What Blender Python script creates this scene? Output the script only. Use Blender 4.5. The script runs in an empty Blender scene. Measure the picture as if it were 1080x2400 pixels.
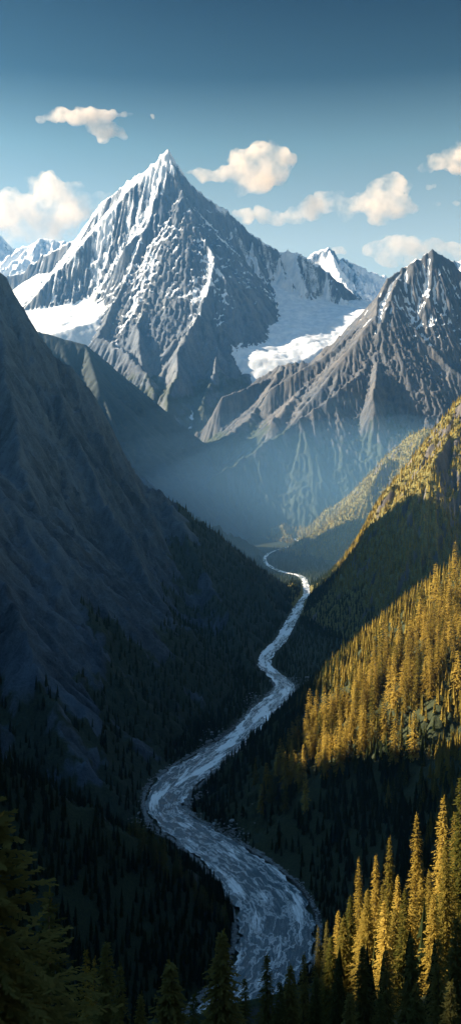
import bpy, math, random, time
import numpy as np
from mathutils import Vector
T0 = time.time()
R = math.radians
rng = np.random.default_rng(7)
random.seed(7)
sc = bpy.context.scene
COL = sc.collection
CAMZ = 600.0
F = 2000.0
Q = 1.0            # terrain resolution factor


def P(px, py, D):
    """point seen at photo pixel (px, py) and D metres away along the valley"""
    return ((px - 540) / F * D, D, CAMZ + (1000 - py) / F * D)


# ------------------------------------------------------------------ noise
_perm = rng.permutation(4096).astype(np.int32)
_gr = rng.random(4096).astype(np.float32) * 2 * np.pi
_gx, _gy = np.cos(_gr), np.sin(_gr)


def perlin(x, y, seed=0):
    x = np.asarray(x, np.float32); y = np.asarray(y, np.float32)
    xi = np.floor(x).astype(np.int64); yi = np.floor(y).astype(np.int64)
    xf = x - xi; yf = y - yi

    def g(ix, iy, dx, dy):
        h = _perm[(_perm[(ix + seed * 131) & 4095] + iy) & 4095]
        return _gx[h] * dx + _gy[h] * dy
    u = xf * xf * xf * (xf * (xf * 6 - 15) + 10); v = yf * yf * yf * (yf * (yf * 6 - 15) + 10)
    a = g(xi, yi, xf, yf); b = g(xi + 1, yi, xf - 1, yf)
    c = g(xi, yi + 1, xf, yf - 1); d = g(xi + 1, yi + 1, xf - 1, yf - 1)
    return ((a + (b - a) * u) * (1 - v) + (c + (d - c) * u) * v) * 1.5


def fbm(x, y, lam, octs=5, seed=0, gain=0.5):
    s = 0; a = 1.0; f = 1.0 / lam
    for i in range(octs):
        s = s + a * perlin(x * f + 17.3 * i, y * f - 9.1 * i, seed + i); a *= gain; f *= 2.03
    return s


def ridged(x, y, lam, octs=5, seed=0, gain=0.5):
    s = 0; a = 1.0; f = 1.0 / lam; w = 1.0
    for i in range(octs):
        n = 1 - np.abs(perlin(x * f + 5.3 * i, y * f + 3.7 * i, seed + i)) * 1.6
        n = np.clip(n, 0, 1) ** 2 * w
        s = s + a * n; w = np.clip(n * 1.6, 0, 1); a *= gain; f *= 2.07
    return s


def sstep(a, b, x):
    t = np.clip((x - a) / (b - a), 0, 1)
    return t * t * (3 - 2 * t)


def blur(H, n=1):
    for _ in range(n):
        G = np.pad(H, 1, mode='edge')
        H = (G[:-2, 1:-1] + 2 * G[1:-1, 1:-1] + G[2:, 1:-1]) * .25
        G = np.pad(H, 1, mode='edge')
        H = (G[1:-1, :-2] + 2 * G[1:-1, 1:-1] + G[1:-1, 2:]) * .25
    return H


def bil(H, x, y):
    ny, nx = H.shape
    x = np.clip(x, 0, nx - 1.001); y = np.clip(y, 0, ny - 1.001)
    xi = x.astype(np.int32); yi = y.astype(np.int32); u = x - xi; v = y - yi
    return (H[yi, xi] * (1 - u) + H[yi, xi + 1] * u) * (1 - v) + (H[yi + 1, xi] * (1 - u) + H[yi + 1, xi + 1] * u) * v


def flowlines(H, steps, seed, pre=2, cell=1):
    """noise smeared along the fall line: the streaks that water, snow and scree leave"""
    B = blur(H, pre)
    gy, gx = np.gradient(B)
    m = np.sqrt(gx * gx + gy * gy) + 1e-4
    gx = gx / m; gy = gy / m
    r = np.random.default_rng(seed)
    ny, nx = H.shape
    N = r.random((ny // cell + 2, nx // cell + 2)).astype(np.float32)
    yy, xx = np.mgrid[0:ny, 0:nx].astype(np.float32)
    acc = bil(N, xx / cell, yy / cell).astype(np.float32); tot = 1.0
    for sgn in (1, -1):
        x = xx.copy(); y = yy.copy()
        for k in range(steps):
            ux = bil(gx, x, y); uy = bil(gy, x, y)
            x = x + sgn * ux * 1.2; y = y + sgn * uy * 1.2
            w = 1 - (k + 1) / (steps + 1)
            acc += w * bil(N, x / cell, y / cell); tot += w
    acc /= tot
    return (acc - acc.mean()) / (acc.std() + 1e-6)


def erode(H, cell, drops=60000, steps=48, batches=5, seed=3, cap=5.0, inertia=.25, rate=.35):
    ny, nx = H.shape
    H = H.astype(np.float64) / cell
    r = np.random.default_rng(seed)
    for b in range(batches):
        n = drops // batches
        x = r.random(n) * (nx - 3) + 1; y = r.random(n) * (ny - 3) + 1
        dx = np.zeros(n); dy = np.zeros(n); vel = np.ones(n); wat = np.ones(n); sed = np.zeros(n)
        D = np.zeros(ny * nx)
        for k in range(steps):
            xi = x.astype(np.int64); yi = y.astype(np.int64); u = x - xi; v = y - yi
            i00 = yi * nx + xi
            Hf = H.ravel()
            h00 = Hf[i00]; h10 = Hf[i00 + 1]; h01 = Hf[i00 + nx]; h11 = Hf[i00 + nx + 1]
            gx = (h10 - h00) * (1 - v) + (h11 - h01) * v
            gy = (h01 - h00) * (1 - u) + (h11 - h10) * u
            h = (h00 * (1 - u) + h10 * u) * (1 - v) + (h01 * (1 - u) + h11 * u) * v
            dx = dx * inertia - gx * (1 - inertia); dy = dy * inertia - gy * (1 - inertia)
            m = np.sqrt(dx * dx + dy * dy) + 1e-9; dx /= m; dy /= m
            x2 = np.clip(x + dx, 1, nx - 2.01); y2 = np.clip(y + dy, 1, ny - 2.01)
            h2 = bil(H, x2, y2); dh = h2 - h
            capn = np.maximum(-dh, .01) * vel * wat * cap
            up = dh > 0
            dep = np.where(up, np.minimum(dh, sed), np.where(sed > capn, (sed - capn) * .3, 0))
            ero = np.where((~up) & (sed <= capn), np.minimum((capn - sed) * rate, -dh * .6), 0)
            ch = dep - ero; sed = sed - ch
            for off, w in ((0, (1 - u) * (1 - v)), (1, u * (1 - v)), (nx, (1 - u) * v), (nx + 1, u * v)):
                D += np.bincount(i00 + off, weights=ch * w, minlength=ny * nx)
            vel = np.sqrt(np.maximum(vel * vel - dh * 1.5, .05)); vel = np.minimum(vel, 4)
            wat *= .985
            x = x2; y = y2
            if k % 12 == 11:
                H = H + np.clip(D.reshape(ny, nx), -1.6, 1.6); D[:] = 0
        H = H + np.clip(D.reshape(ny, nx), -1.6, 1.6)
    return (H * cell).astype(np.float32)


# ------------------------------------------------------------------ river course
RIV = [(420, 2480, 110), (520, 2380, 150), (600, 2310, 165), (645, 2220, 185), (640, 2130, 180), (590, 2060, 160),
       (520, 2000, 125), (455, 1955, 105), (400, 1915, 95), (385, 1885, 92), (400, 1850, 105), (440, 1812, 105),
       (500, 1770, 85), (555, 1732, 72), (598, 1690, 64), (622, 1660, 60), (655, 1632, 58), (668, 1608, 48),
       (642, 1580, 36), (620, 1558, 34), (628, 1530, 34), (658, 1500, 30), (678, 1462, 28), (696, 1430, 24),
       (706, 1408, 15), (718, 1390, 16), (706, 1352, 14), (655, 1338, 12), (622, 1318, 9), (628, 1298, 8), (665, 1284, 6), (700, 1276, 6), (690,1262,5)]


def spline(pts, n):
    p = np.array(pts, float); out = []
    for i in range(len(p) - 1):
        a = p[max(i - 1, 0)]; b = p[i]; c = p[i + 1]; d = p[min(i + 2, len(p) - 1)]
        for k in range(n):
            t = k / n
            out.append(.5 * ((2 * b) + (c - a) * t + (2 * a - 5 * b + 4 * c - d) * t * t + (3 * b - a - 3 * c + d) * t ** 3))
    out.append(p[-1])
    return np.array(out)


_rp = []
for px, py, w in RIV:
    D = CAMZ * F / (py - 1000)
    _rp.append(((px - 540) / F * D, D, w / F * D * .5))
RV = spline(_rp, 6)


def river_dist(X, Y):
    """distance beyond the water's edge"""
    best = np.full(X.shape, 1e9, np.float32)
    for i in range(0, len(RV) - 1):
        a = RV[i]; b = RV[i + 1]
        ex, ey = b[0] - a[0], b[1] - a[1]; L2 = ex * ex + ey * ey + 1e-6
        t = np.clip(((X - a[0]) * ex + (Y - a[1]) * ey) / L2, 0, 1)
        d = np.sqrt((X - a[0] - t * ex) ** 2 + (Y - a[1] - t * ey) ** 2) - (a[2] + t * (b[2] - a[2]))
        np.minimum(best, d, out=best)
    return best


# ------------------------------------------------------------------ terrain
def ridge_field(X, Y, ridges, base=-400.0):
    """each ridge: (points, slope on the left of its direction, slope on its right, concavity)"""
    H = np.full(X.shape, base, np.float32)
    x0, y0 = X.min(), Y.min(); cx = (X.max() - x0) / (X.shape[1] - 1); cy_ = (Y.max() - y0) / (X.shape[0] - 1)
    for pts, sl, sr, cc in ridges:
        for i in range(len(pts) - 1):
            a = pts[i]; b = pts[i + 1]
            zm = max(a[2], b[2])
            rad = 1e9 if base < -5000 else (zm + 60) / (min(sl, sr) * (1 - cc * .7)) + 120
            i0 = max(0, int((min(a[0], b[0]) - rad - x0) / cx)); i1 = min(X.shape[1], int((max(a[0], b[0]) + rad - x0) / cx) + 2)
            j0 = max(0, int((min(a[1], b[1]) - rad - y0) / cy_)); j1 = min(X.shape[0], int((max(a[1], b[1]) + rad - y0) / cy_) + 2)
            if i1 <= i0 or j1 <= j0: continue
            Xs = X[j0:j1, i0:i1]; Ys = Y[j0:j1, i0:i1]
            ex, ey = b[0] - a[0], b[1] - a[1]; L2 = ex * ex + ey * ey + 1e-6
            rx = Xs - a[0]; ry = Ys - a[1]
            tu = (rx * ex + ry * ey) / L2; t = np.clip(tu, 0, 1)
            d = np.sqrt((rx - t * ex) ** 2 + (ry - t * ey) ** 2)
            if sl == sr: s = sl
            else:
                side = (ex * ry - ey * rx) > 0
                s = np.where(side, sl, sr); over = np.abs(tu - t) * math.sqrt(L2) / (d + 1e-3)
                s = s + (max(sl, sr) - s) * np.clip(over * 1.3, 0, 1)
            h = a[2] + t * (b[2] - a[2]) - s * d * (1 - cc * d / (d + 900.0))
            np.maximum(H[j0:j1, i0:i1], h, out=H[j0:j1, i0:i1])
    return H


def spurs(ridges, spacing, reach, seed, grow=.88, levels=2, turn=(10, 45)):
    """side spurs branching off every ridge, and smaller ones off those: the facets of a mountain"""
    r = random.Random(seed); out = []
    for pts, sl, sr, cc in ridges:
        acc = r.uniform(.2, .8) * spacing
        for i in range(len(pts) - 1):
            a = np.array(pts[i]); b = np.array(pts[i + 1]); L = math.hypot(b[0] - a[0], b[1] - a[1])
            if L < 1: continue
            ang = math.atan2(b[1] - a[1], b[0] - a[0]); dn = -1 if b[2] > a[2] else 1; gr = abs(b[2] - a[2]) / L
            while acc < L:
                p = a + (b - a) * acc / L
                for side, s_ in ((1, sl), (-1, sr)):
                    if r.random() < .12 or s_ < .6: continue
                    phi = R(r.uniform(*turn)); th = ang + side * math.pi / 2 - side * dn * phi
                    ln = reach * r.uniform(.55, 1.25); g_ = (s_ * math.cos(phi) + gr * math.sin(phi)) * grow * r.uniform(.9, 1.08)
                    q = [(p[0], p[1], p[2] - s_ * 8)]; x, y, z = q[0]
                    for k in range(4):
                        th += r.uniform(-.28, .28); st = ln / 4
                        x += math.cos(th) * st; y += math.sin(th) * st; z -= g_ * st * (1.0 - .1 * k)
                        q.append((x, y, z))
                        if z < 0: break
                    ss = max(sl, sr, g_); out.append((q, ss * r.uniform(1.1, 1.7), ss * r.uniform(1.1, 1.7), cc))
                acc += spacing * r.uniform(.6, 1.4)
            acc -= L
    if levels > 1: out = out + spurs(out, spacing * .55, reach * .42, seed + 1, grow * .97, levels - 1, turn)
    return out


def poly_out(X, Y, poly):
    """distance outside a polygon in plan (0 inside)"""
    n = len(poly); inside = np.zeros(X.shape, bool); best = np.full(X.shape, 1e9, np.float32)
    for i in range(n):
        a = poly[i]; b = poly[(i + 1) % n]
        ex, ey = b[0] - a[0], b[1] - a[1]; L2 = ex * ex + ey * ey + 1e-6
        t = np.clip(((X - a[0]) * ex + (Y - a[1]) * ey) / L2, 0, 1)
        np.minimum(best, np.sqrt((X - a[0] - t * ex) ** 2 + (Y - a[1] - t * ey) ** 2), out=best)
        c = ((a[1] > Y) != (b[1] > Y)) & (X < ex * (Y - a[1]) / (ey + 1e-9) + a[0])
        inside ^= c
    return np.where(inside, 0, best), np.where(inside, best, 0)


def set_attr(me, name, arr):
    at = me.attributes.new(name, 'FLOAT', 'POINT')
    at.data.foreach_set('value', np.ascontiguousarray(arr, np.float32).ravel())


def make_mesh(name, verts, faces, attrs=None, smooth=True, mats=()):
    me = bpy.data.meshes.new(name)
    verts = np.ascontiguousarray(verts, np.float32); faces = np.ascontiguousarray(faces, np.int32)
    k = faces.shape[1]
    me.vertices.add(len(verts)); me.vertices.foreach_set('co', verts.ravel())
    me.loops.add(faces.size); me.loops.foreach_set('vertex_index', faces.ravel())
    me.polygons.add(len(faces)); me.polygons.foreach_set('loop_start', np.arange(0, faces.size, k, dtype=np.int32))
    me.polygons.foreach_set('use_smooth', np.full(len(faces), smooth, bool))
    for m in mats: me.materials.append(m)
    for n, a in (attrs or {}).items(): set_attr(me, n, a)
    me.update(calc_edges=True)
    return me


def link(name, me, parent=None, kind=None, label=None, cat=None, group=None):
    o = bpy.data.objects.new(name, me); COL.objects.link(o)
    if parent: o.parent = parent
    if kind: o['kind'] = kind
    if label: o['label'] = label
    if cat: o['category'] = cat
    if group: o['group'] = group
    return o


class Terr:
    def __init__(s, x0, x1, y0, y1, res):
        s.res = res = res / Q
        s.x0, s.y0 = x0, y0
        s.nx = int((x1 - x0) / res) + 1; s.ny = int((y1 - y0) / res) + 1
        gx = x0 + np.arange(s.nx) * res; gy = y0 + np.arange(s.ny) * res
        s.X, s.Y = np.meshgrid(gx.astype(np.float32), gy.astype(np.float32))
        s.A = {}

    def at(s, x, y):
        return bil(s.H, (np.asarray(x) - s.x0) / s.res, (np.asarray(y) - s.y0) / s.res)

    def border(s, w=150.0):
        ex = np.minimum(s.X - s.x0, s.X[0, -1] - s.X); ey = np.minimum(s.Y - s.y0, s.Y[-1, 0] - s.Y)
        e = np.minimum(ex, ey)
        s.H = s.H - (1 - sstep(0, w, e)) * np.maximum(s.H + 60, 0)

    def slope(s, n=0):
        gy, gx = np.gradient(blur(s.H, n) if n else s.H, s.res)
        return np.sqrt(gx * gx + gy * gy)

    def build(s, name, mat, floor=-25.0, label=None):
        ny, nx = s.H.shape
        idx = np.arange(ny * nx).reshape(ny, nx)
        q = np.stack([idx[:-1, :-1], idx[:-1, 1:], idx[1:, 1:], idx[1:, :-1]], -1).reshape(-1, 4)
        z = s.H.ravel()
        q = q[(z[q] > floor).any(1)]
        used = np.zeros(ny * nx, bool); used[q.ravel()] = True
        remap = np.cumsum(used) - 1
        v = np.stack([s.X.ravel(), s.Y.ravel(), z], 1)[used]
        me = make_mesh(name, v, remap[q], {k: a.ravel()[used] for k, a in s.A.items()}, mats=[mat])
        o = link(name, me, kind='structure', label=label)
        print(f'{name}: {len(q)} faces  {time.time()-T0:.1f}s')
        return o


# ------------------------------------------------------------------ materials
def nt(name):
    m = bpy.data.materials.new(name); m.use_nodes = True
    t = m.node_tree; t.nodes.clear()
    out = t.nodes.new('ShaderNodeOutputMaterial')
    return m, t, out


class G:
    """small helper to write node graphs"""
    def __init__(s, t): s.t = t

    def n(s, typ, **kw):
        nd = s.t.nodes.new(typ)
        for k, v in kw.items():
            if k.startswith('_'): setattr(nd, k[1:], v)
        for k, v in kw.items():
            if k.startswith('_'): continue
            key = int(k[1:]) if k[0] == 'i' and k[1:].isdigit() else k.replace('__', ' ')
            if hasattr(v, 'is_linked') or isinstance(v, bpy.types.NodeSocket): s.t.links.new(v, nd.inputs[key])
            else: nd.inputs[key].default_value = v
        return nd

    def math(s, op, a, b=0.0, clamp=False):
        nd = s.n('ShaderNodeMath', _operation=op, _use_clamp=clamp)
        for i, v in enumerate((a, b)):
            if isinstance(v, bpy.types.NodeSocket): s.t.links.new(v, nd.inputs[i])
            else: nd.inputs[i].default_value = v
        return nd.outputs[0]

    def attr(s, name):
        return s.n('ShaderNodeAttribute', _attribute_name=name).outputs['Fac']

    def mix(s, f, a, b):
        nd = s.n('ShaderNodeMix', _data_type='RGBA')
        for k, v in ((0, f), (6, a), (7, b)):
            if isinstance(v, bpy.types.NodeSocket): s.t.links.new(v, nd.inputs[k])
            else: nd.inputs[k].default_value = v if k == 0 else (*v, 1) if len(v) == 3 else v
        return nd.outputs[2]

    def noise(s, vec, scale, detail=4, rough=.55):
        nd = s.n('ShaderNodeTexNoise', Scale=scale, Detail=detail, Roughness=rough)
        s.t.links.new(vec, nd.inputs['Vector'])
        return nd.outputs[0]

    def ramp(s, v, stops):
        nd = s.n('ShaderNodeValToRGB'); s.t.links.new(v, nd.inputs[0])
        e = nd.color_ramp.elements
        while len(e) < len(stops): e.new(.5)
        for i, (p, c) in enumerate(stops):
            e[i].position = p; e[i].color = (*c, 1) if len(c) == 3 else c
        return nd.outputs[0]

    def smooth(s, v, a, b):
        nd = s.n('ShaderNodeMapRange', _interpolation_type='SMOOTHSTEP')
        s.t.links.new(v, nd.inputs[0]); nd.inputs[1].default_value = a; nd.inputs[2].default_value = b
        return nd.outputs[0]


def terrain_mat(name, rock_lo, rock_hi, veg_a, veg_b, lam, bump=.8, bdist=6.0):
    """attributes: snow, veg, tone"""
    m, t, out = nt(name); g = G(t)
    pos = g.n('ShaderNodeNewGeometry').outputs['Position']
    mp = g.n('ShaderNodeMapping'); t.links.new(pos, mp.inputs[0]); mp.inputs['Scale'].default_value = (1, 1, .45)
    n1 = g.noise(mp.outputs[0], 1 / lam, 7, .62)
    n2 = g.noise(pos, 1 / (lam * .17), 5, .6)
    n3 = g.noise(pos, 1 / (lam * 4.0), 4, .5)
    tone = g.math('ADD', g.math('MULTIPLY', g.attr('tone'), .34), g.math('MULTIPLY', n1, .66))
    tone = g.math('ADD', tone, g.math('MULTIPLY', g.math('SUBTRACT', n2, .5), .45), clamp=True)
    rock = g.mix(g.smooth(tone, .22, .78), rock_lo, rock_hi)
    warm = g.mix(g.smooth(n3, .35, .65), (1, 1, 1), (.86, .95, 1.06))
    mul = g.n('ShaderNodeMix', _data_type='RGBA', _blend_type='MULTIPLY'); mul.inputs[0].default_value = 1
    t.links.new(rock, mul.inputs[6]); t.links.new(warm, mul.inputs[7]); rock = mul.outputs[2]
    veg = g.mix(g.smooth(n2, .3, .7), veg_a, veg_b)
    vf = g.math('ADD', g.attr('veg'), g.math('MULTIPLY', g.math('SUBTRACT', n1, .5), .9))
    c = g.mix(g.smooth(vf, .4, .62), rock, veg)
    sf = g.math('ADD', g.attr('snow'), g.math('MULTIPLY', g.math('SUBTRACT', n2, .5), .22))
    sf = g.math('ADD', sf, g.math('MULTIPLY', g.math('SUBTRACT', n1, .5), .2))
    sf = g.smooth(sf, .45, .55)
    c = g.mix(sf, c, g.mix(g.smooth(n1, .35, .7), (.58, .64, .70), (.84, .85, .87)))
    bs = g.n('ShaderNodeBsdfPrincipled', Roughness=.85)
    bs.inputs['Specular IOR Level'].default_value = .25
    t.links.new(c, bs.inputs['Base Color'])
    hh = g.math('ADD', n1, g.math('MULTIPLY', n2, .35))
    bp = g.n('ShaderNodeBump', Distance=bdist)
    t.links.new(hh, bp.inputs['Height'])
    t.links.new(g.math('MULTIPLY', g.math('SUBTRACT', 1.0, g.math('MULTIPLY', sf, .8)), bump), bp.inputs['Strength'])
    t.links.new(bp.outputs[0], bs.inputs['Normal'])
    t.links.new(bs.outputs[0], out.inputs[0])
    return m


ROCK_FAR = terrain_mat('alpine rock and snow', (.045, .06, .08), (.17, .18, .19), (.04, .055, .045), (.06, .072, .055), 70, .8, 5)
ROCK_RIGHT = terrain_mat('ridge rock', (.035, .046, .06), (.14, .13, .122), (.03, .044, .035), (.05, .064, .042), 45, .8, 3.5)
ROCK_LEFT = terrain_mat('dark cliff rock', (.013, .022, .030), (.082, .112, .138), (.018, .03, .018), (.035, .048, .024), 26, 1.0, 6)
SOIL = terrain_mat('forest slope', (.03, .035, .035), (.10, .10, .09), (.018, .028, .014), (.04, .05, .018), 12, .8, 2.5)
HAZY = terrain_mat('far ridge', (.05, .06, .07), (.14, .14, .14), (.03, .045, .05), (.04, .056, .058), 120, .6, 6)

# ------------------------------------------------------------------ camera, sun, sky
cam = bpy.data.cameras.new('camera'); camo = bpy.data.objects.new('camera', cam); COL.objects.link(camo)
camo.location = (0, 0, CAMZ); camo.rotation_euler = (R(90), 0, 0)
cam.sensor_fit = 'VERTICAL'; cam.sensor_height = 24; cam.lens = 24 * F / 2400
cam.shift_y = -200 / 2400
cam.clip_start = .5; cam.clip_end = 120000
sc.camera = camo
SUN_EL, SUN_AZ = 28.0, 8.0        # azimuth: degrees from due left towards the far side
sd = Vector((-math.cos(R(SUN_EL)) * math.cos(R(SUN_AZ)), math.cos(R(SUN_EL)) * math.sin(R(SUN_AZ)), math.sin(R(SUN_EL))))
sun = bpy.data.lights.new('sun', 'SUN'); sun.energy = 5.0; sun.angle = R(.5); sun.color = (1, .82, .60)
suno = bpy.data.objects.new('sun', sun); COL.objects.link(suno)
suno.rotation_euler = sd.to_track_quat('Z', 'Y').to_euler(); suno.location = (-900, 300, 2000)

w = bpy.data.worlds.new('World'); sc.world = w; w.use_nodes = True
t = w.node_tree; t.nodes.clear(); g = G(t)
sky = g.n('ShaderNodeTexSky', _sky_type='NISHITA', _sun_disc=False)
sky.sun_elevation = R(SUN_EL); sky.sun_rotation = math.atan2(sd.x, sd.y); sky.altitude = 1800; sky.air_density = 1.0
sky.dust_density = 1.0; sky.ozone_density = 3.0
tc = g.n('ShaderNodeTexCoord')
sep = g.n('ShaderNodeSeparateXYZ'); t.links.new(tc.outputs['Generated'], sep.inputs[0])
elev = g.math('ARCSINE', sep.outputs[2])
deep = g.ramp(g.math('DIVIDE', elev, R(60)), [(0, (2.1, 1.5, .9)), (.20, (2.15, 1.5, .86)), (.30, (1.05, .95, .56)), (.37, (.195, .235, .165)), (.45, (.008, .020, .032)), (.62, (.34, .42, .41)), (1, (1.45, 1.5, 1.22))])
mu = g.n('ShaderNodeMix', _data_type='RGBA', _blend_type='MULTIPLY'); mu.inputs[0].default_value = 1
t.links.new(sky.outputs[0], mu.inputs[6]); t.links.new(deep, mu.inputs[7])
bg = g.n('ShaderNodeBackground', Strength=.05); t.links.new(mu.outputs[2], bg.inputs[0])
wo = g.n('ShaderNodeOutputWorld'); t.links.new(bg.outputs[0], wo.inputs[0])

sc.view_settings.view_transform = 'Standard'; sc.view_settings.look = 'None'
sc.view_settings.exposure = 1.9; sc.view_settings.gamma = 1
cy = sc.cycles if hasattr(sc, 'cycles') else None
sc.render.engine = 'CYCLES'; cy = sc.cycles
cy.use_denoising = True; cy.denoiser = 'OPENIMAGEDENOISE'
cy.max_bounces = 16; cy.diffuse_bounces = 2; cy.glossy_bounces = 2; cy.transmission_bounces = 2
cy.volume_bounces = 10; cy.transparent_max_bounces = 8; cy.sample_clamp_indirect = 4
cy.volume_step_rate = 4

# ------------------------------------------------------------------ ground sheet
gm = terrain_mat('valley floor', (.03, .035, .035), (.08, .08, .075), (.02, .03, .015), (.035, .045, .02), 40, .6, 3)
gx = np.array([-9900, -6000, -3000, -1000, -300, 0, 300, 1000, 3000, 6000, 9900.0]); gy = np.array([-1450, -800, 400, 900, 1500, 2500, 4000, 7000, 10000, 14000, 17450.0])
XX, YY = np.meshgrid(gx, gy); n = len(gx); idx = np.arange(n * n).reshape(n, n)
q = np.stack([idx[:-1, :-1], idx[:-1, 1:], idx[1:, 1:], idx[1:, :-1]], -1).reshape(-1, 4)
me = make_mesh('ground', np.stack([XX.ravel(), YY.ravel(), np.full(n * n, -4.0)], 1), q,
               {'snow': np.zeros(n * n), 'veg': np.full(n * n, .8), 'tone': np.full(n * n, .5)}, mats=[gm])
link('ground', me, kind='structure')

# ------------------------------------------------------------------ great peak
def PL(*a): return [P(*p) for p in a]


def norm01(a): return np.clip(.5 + a * .22, 0, 1)


def up2(a, k, shape):
    ny, nx = shape
    yy, xx = np.mgrid[0:ny, 0:nx].astype(np.float32)
    return bil(a, xx / k, yy / k)


def detail(T, amp_big, lam_big, ero_drops, seed, amp_line=3.0, warp=0.0, batches=5, ribs=1.0, jagged=0.0):
    """crags, rock ribs that follow the fall line, eroded gullies and fine fluting"""
    X, Y = T.X, T.Y; HB = T.H.copy()
    r1 = ridged(X, Y, lam_big, 5, seed, .45); r1 = r1 - r1.mean()
    near = sstep(0, lam_big * .9, T.C)
    T.H = T.H + r1 * amp_big * .55 * (.45 - .25 * near)
    for k, am, stp in ((10, .50, 12), (5, .25, 16), (2, .10, 22)):
        Hs = blur(T.H, k // 2)[::k, ::k]
        f = flowlines(Hs, stp, seed + 31 * k, 2, 1)
        f = up2(blur(f.astype(np.float32), 1), k, T.H.shape)
        rib = .75 - np.abs(f) * .9 + f * .35
        T.H = T.H + rib * amp_big * am * .55 * ribs * (.2 + .8 * sstep(0, 40 * T.res, T.C))
    jag = ridged(X, Y, lam_big * .16, 4, seed + 9, .55); T.H += (jag - jag.mean()) * amp_big * .06 * (1 - .85 * near)
    if ero_drops:
        T.H = erode(T.H, T.res, ero_drops, 50, batches, seed)
    dd = blur(HB - T.H, 3)[::6, ::6]                       # keep the large shape where it was
    T.H = T.H + up2(blur(dd, 2), 6, T.H.shape)
    cj = ridged(X, Y, 11 * T.res, 3, seed + 19, .6); T.H += (cj - .55) * 3.6 * T.res * (1 - sstep(0, 5 * T.res, T.C)) * jagged
    T.F3 = up2(flowlines(blur(T.H, 2)[::4, ::4], 22, seed + 5, 2, 1).astype(np.float32), 4, T.H.shape)
    T.F4 = up2(flowlines(blur(T.H, 4)[::10, ::10], 16, seed + 6, 1, 1).astype(np.float32), 10, T.H.shape)
    f1 = flowlines(T.H, 22, seed + 1, 2, 1)
    f2 = flowlines(T.H, 30, seed + 2, 3, 3)
    st = sstep(.25, .9, T.slope(2))
    T.H = T.H + (f1 * .35 + f2 * .8) * amp_line * st
    return f1, f2


main_ridges = [
    (PL((388, 350, 9000), (455, 445, 9000), (525, 490, 9050), (590, 550, 9100), (650, 590, 9100), (690, 592, 9050), (720, 610, 9000), (770, 640, 8900), (850, 708, 8800)), 1.3, 2.0, .1),
    (PL((388, 350, 9000), (335, 405, 9050), (285, 440, 9100), (235, 478, 9150), (215, 520, 9200), (190, 555, 9200), (150, 580, 9250), (100, 600, 9300), (60, 640, 9300), (-60, 665, 9300)), 2.0, 1.3, .1),
    (PL((388, 350, 9000), (430, 450, 8700), (470, 545, 8350), (500, 600, 8050), (490, 655, 7800), (470, 730, 7450), (420, 820, 7000), (400, 900, 6600), (395, 975, 6250)), 1.15, 1.25, .1),
    (PL((388, 350, 9000), (375, 440, 8750), (345, 520, 8450), (315, 620, 8100), (262, 720, 7700), (235, 790, 7400)), 1.45, 1.3, .05),
    (PL((500, 600, 8050), (540, 640, 8000), (590, 710, 7900), (642, 765, 7800)), 1.3, 1.7, .1),
    (PL((455, 445, 9000), (480, 520, 8800), (540, 600, 8550), (575, 650, 8400)), 1.5, 1.5, 0),
    (PL((590, 550, 9100), (600, 620, 8800), (650, 700, 8500)), 1.6, 1.5, 0),
    (PL((650, 590, 9100), (665, 640, 8900), (700, 700, 8600)), 1.6, 1.5, 0),
    (PL((690, 592, 9050), (712, 660, 8750), (752, 738, 8450)), 1.6, 1.5, 0),
    (PL((770, 640, 8900), (800, 700, 8650), (838, 722, 8500)), 1.6, 1.5, 0),
    (PL((285, 440, 9100), (290, 520, 8850), (262, 600, 8600), (215, 650, 8400), (130, 684, 8250)), 1.5, 1.5, 0),
    (PL((235, 478, 9150), (228, 560, 8900), (195, 620, 8650)), 1.5, 1.5, 0),
    (PL((190, 555, 9200), (175, 600, 9000), (150, 640, 8800)), 1.5, 1.5, 0),
    (PL((430, 450, 8700), (400, 540, 8350), (390, 620, 8050), (350, 700, 7700), (320, 760, 7400), (335, 850, 7000)), 1.45, 1.3, .05),
    (PL((470, 730, 7450), (520, 800, 7300), (505, 850, 7000), (470, 950, 6500)), 1.0, 1.0, .1),
    (PL((235, 790, 7400), (300, 830, 7100), (340, 880, 6800), (372, 950, 6500)), 1.0, .9, .1),
]


def glacier(T, poly, drop, amp, seed):
    pts = np.array(PL(*poly))
    A = np.c_[pts[:, 0], pts[:, 1], np.ones(len(pts))]
    co, *_ = np.linalg.lstsq(A, pts[:, 2], rcond=None)
    out, ins = poly_out(T.X, T.Y, pts[:, :2])
    # inverse-distance residuals keep the sheet on its anchor points
    res = pts[:, 2] - A @ co; W = 0; S = 0
    for p, r_ in zip(pts, res):
        wgt = 1 / ((T.X - p[0]) ** 2 + (T.Y - p[1]) ** 2 + 150 ** 2) ** 1.2; W = W + wgt; S = S + wgt * r_
    z = co[0] * T.X + co[1] * T.Y + co[2] + S / W
    cr = ridged(T.X * .35 + T.Y * .2, T.Y, 70, 3, seed + 5)
    z = z + fbm(T.X, T.Y, 420, 4, seed) * amp - out * drop - cr * 7 * sstep(.45, .75, fbm(T.X, T.Y, 300, 3, seed + 8) * .5 + .5) - ridged(T.X, T.Y, 120, 4, seed + 3) * 5
    return z.astype(np.float32), out, ins


T = Terr(-3400, 2500, 5300, 10300, 11)
wx = T.X + fbm(T.X, T.Y, 500, 4, 40) * 32; wy = T.Y + fbm(T.X, T.Y, 500, 4, 50) * 32
main_all = main_ridges + spurs(main_ridges, 520, 1000, 101, grow=.80, levels=1)
print('spurs', len(main_all)); T.H = ridge_field(wx, wy, main_all)
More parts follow.
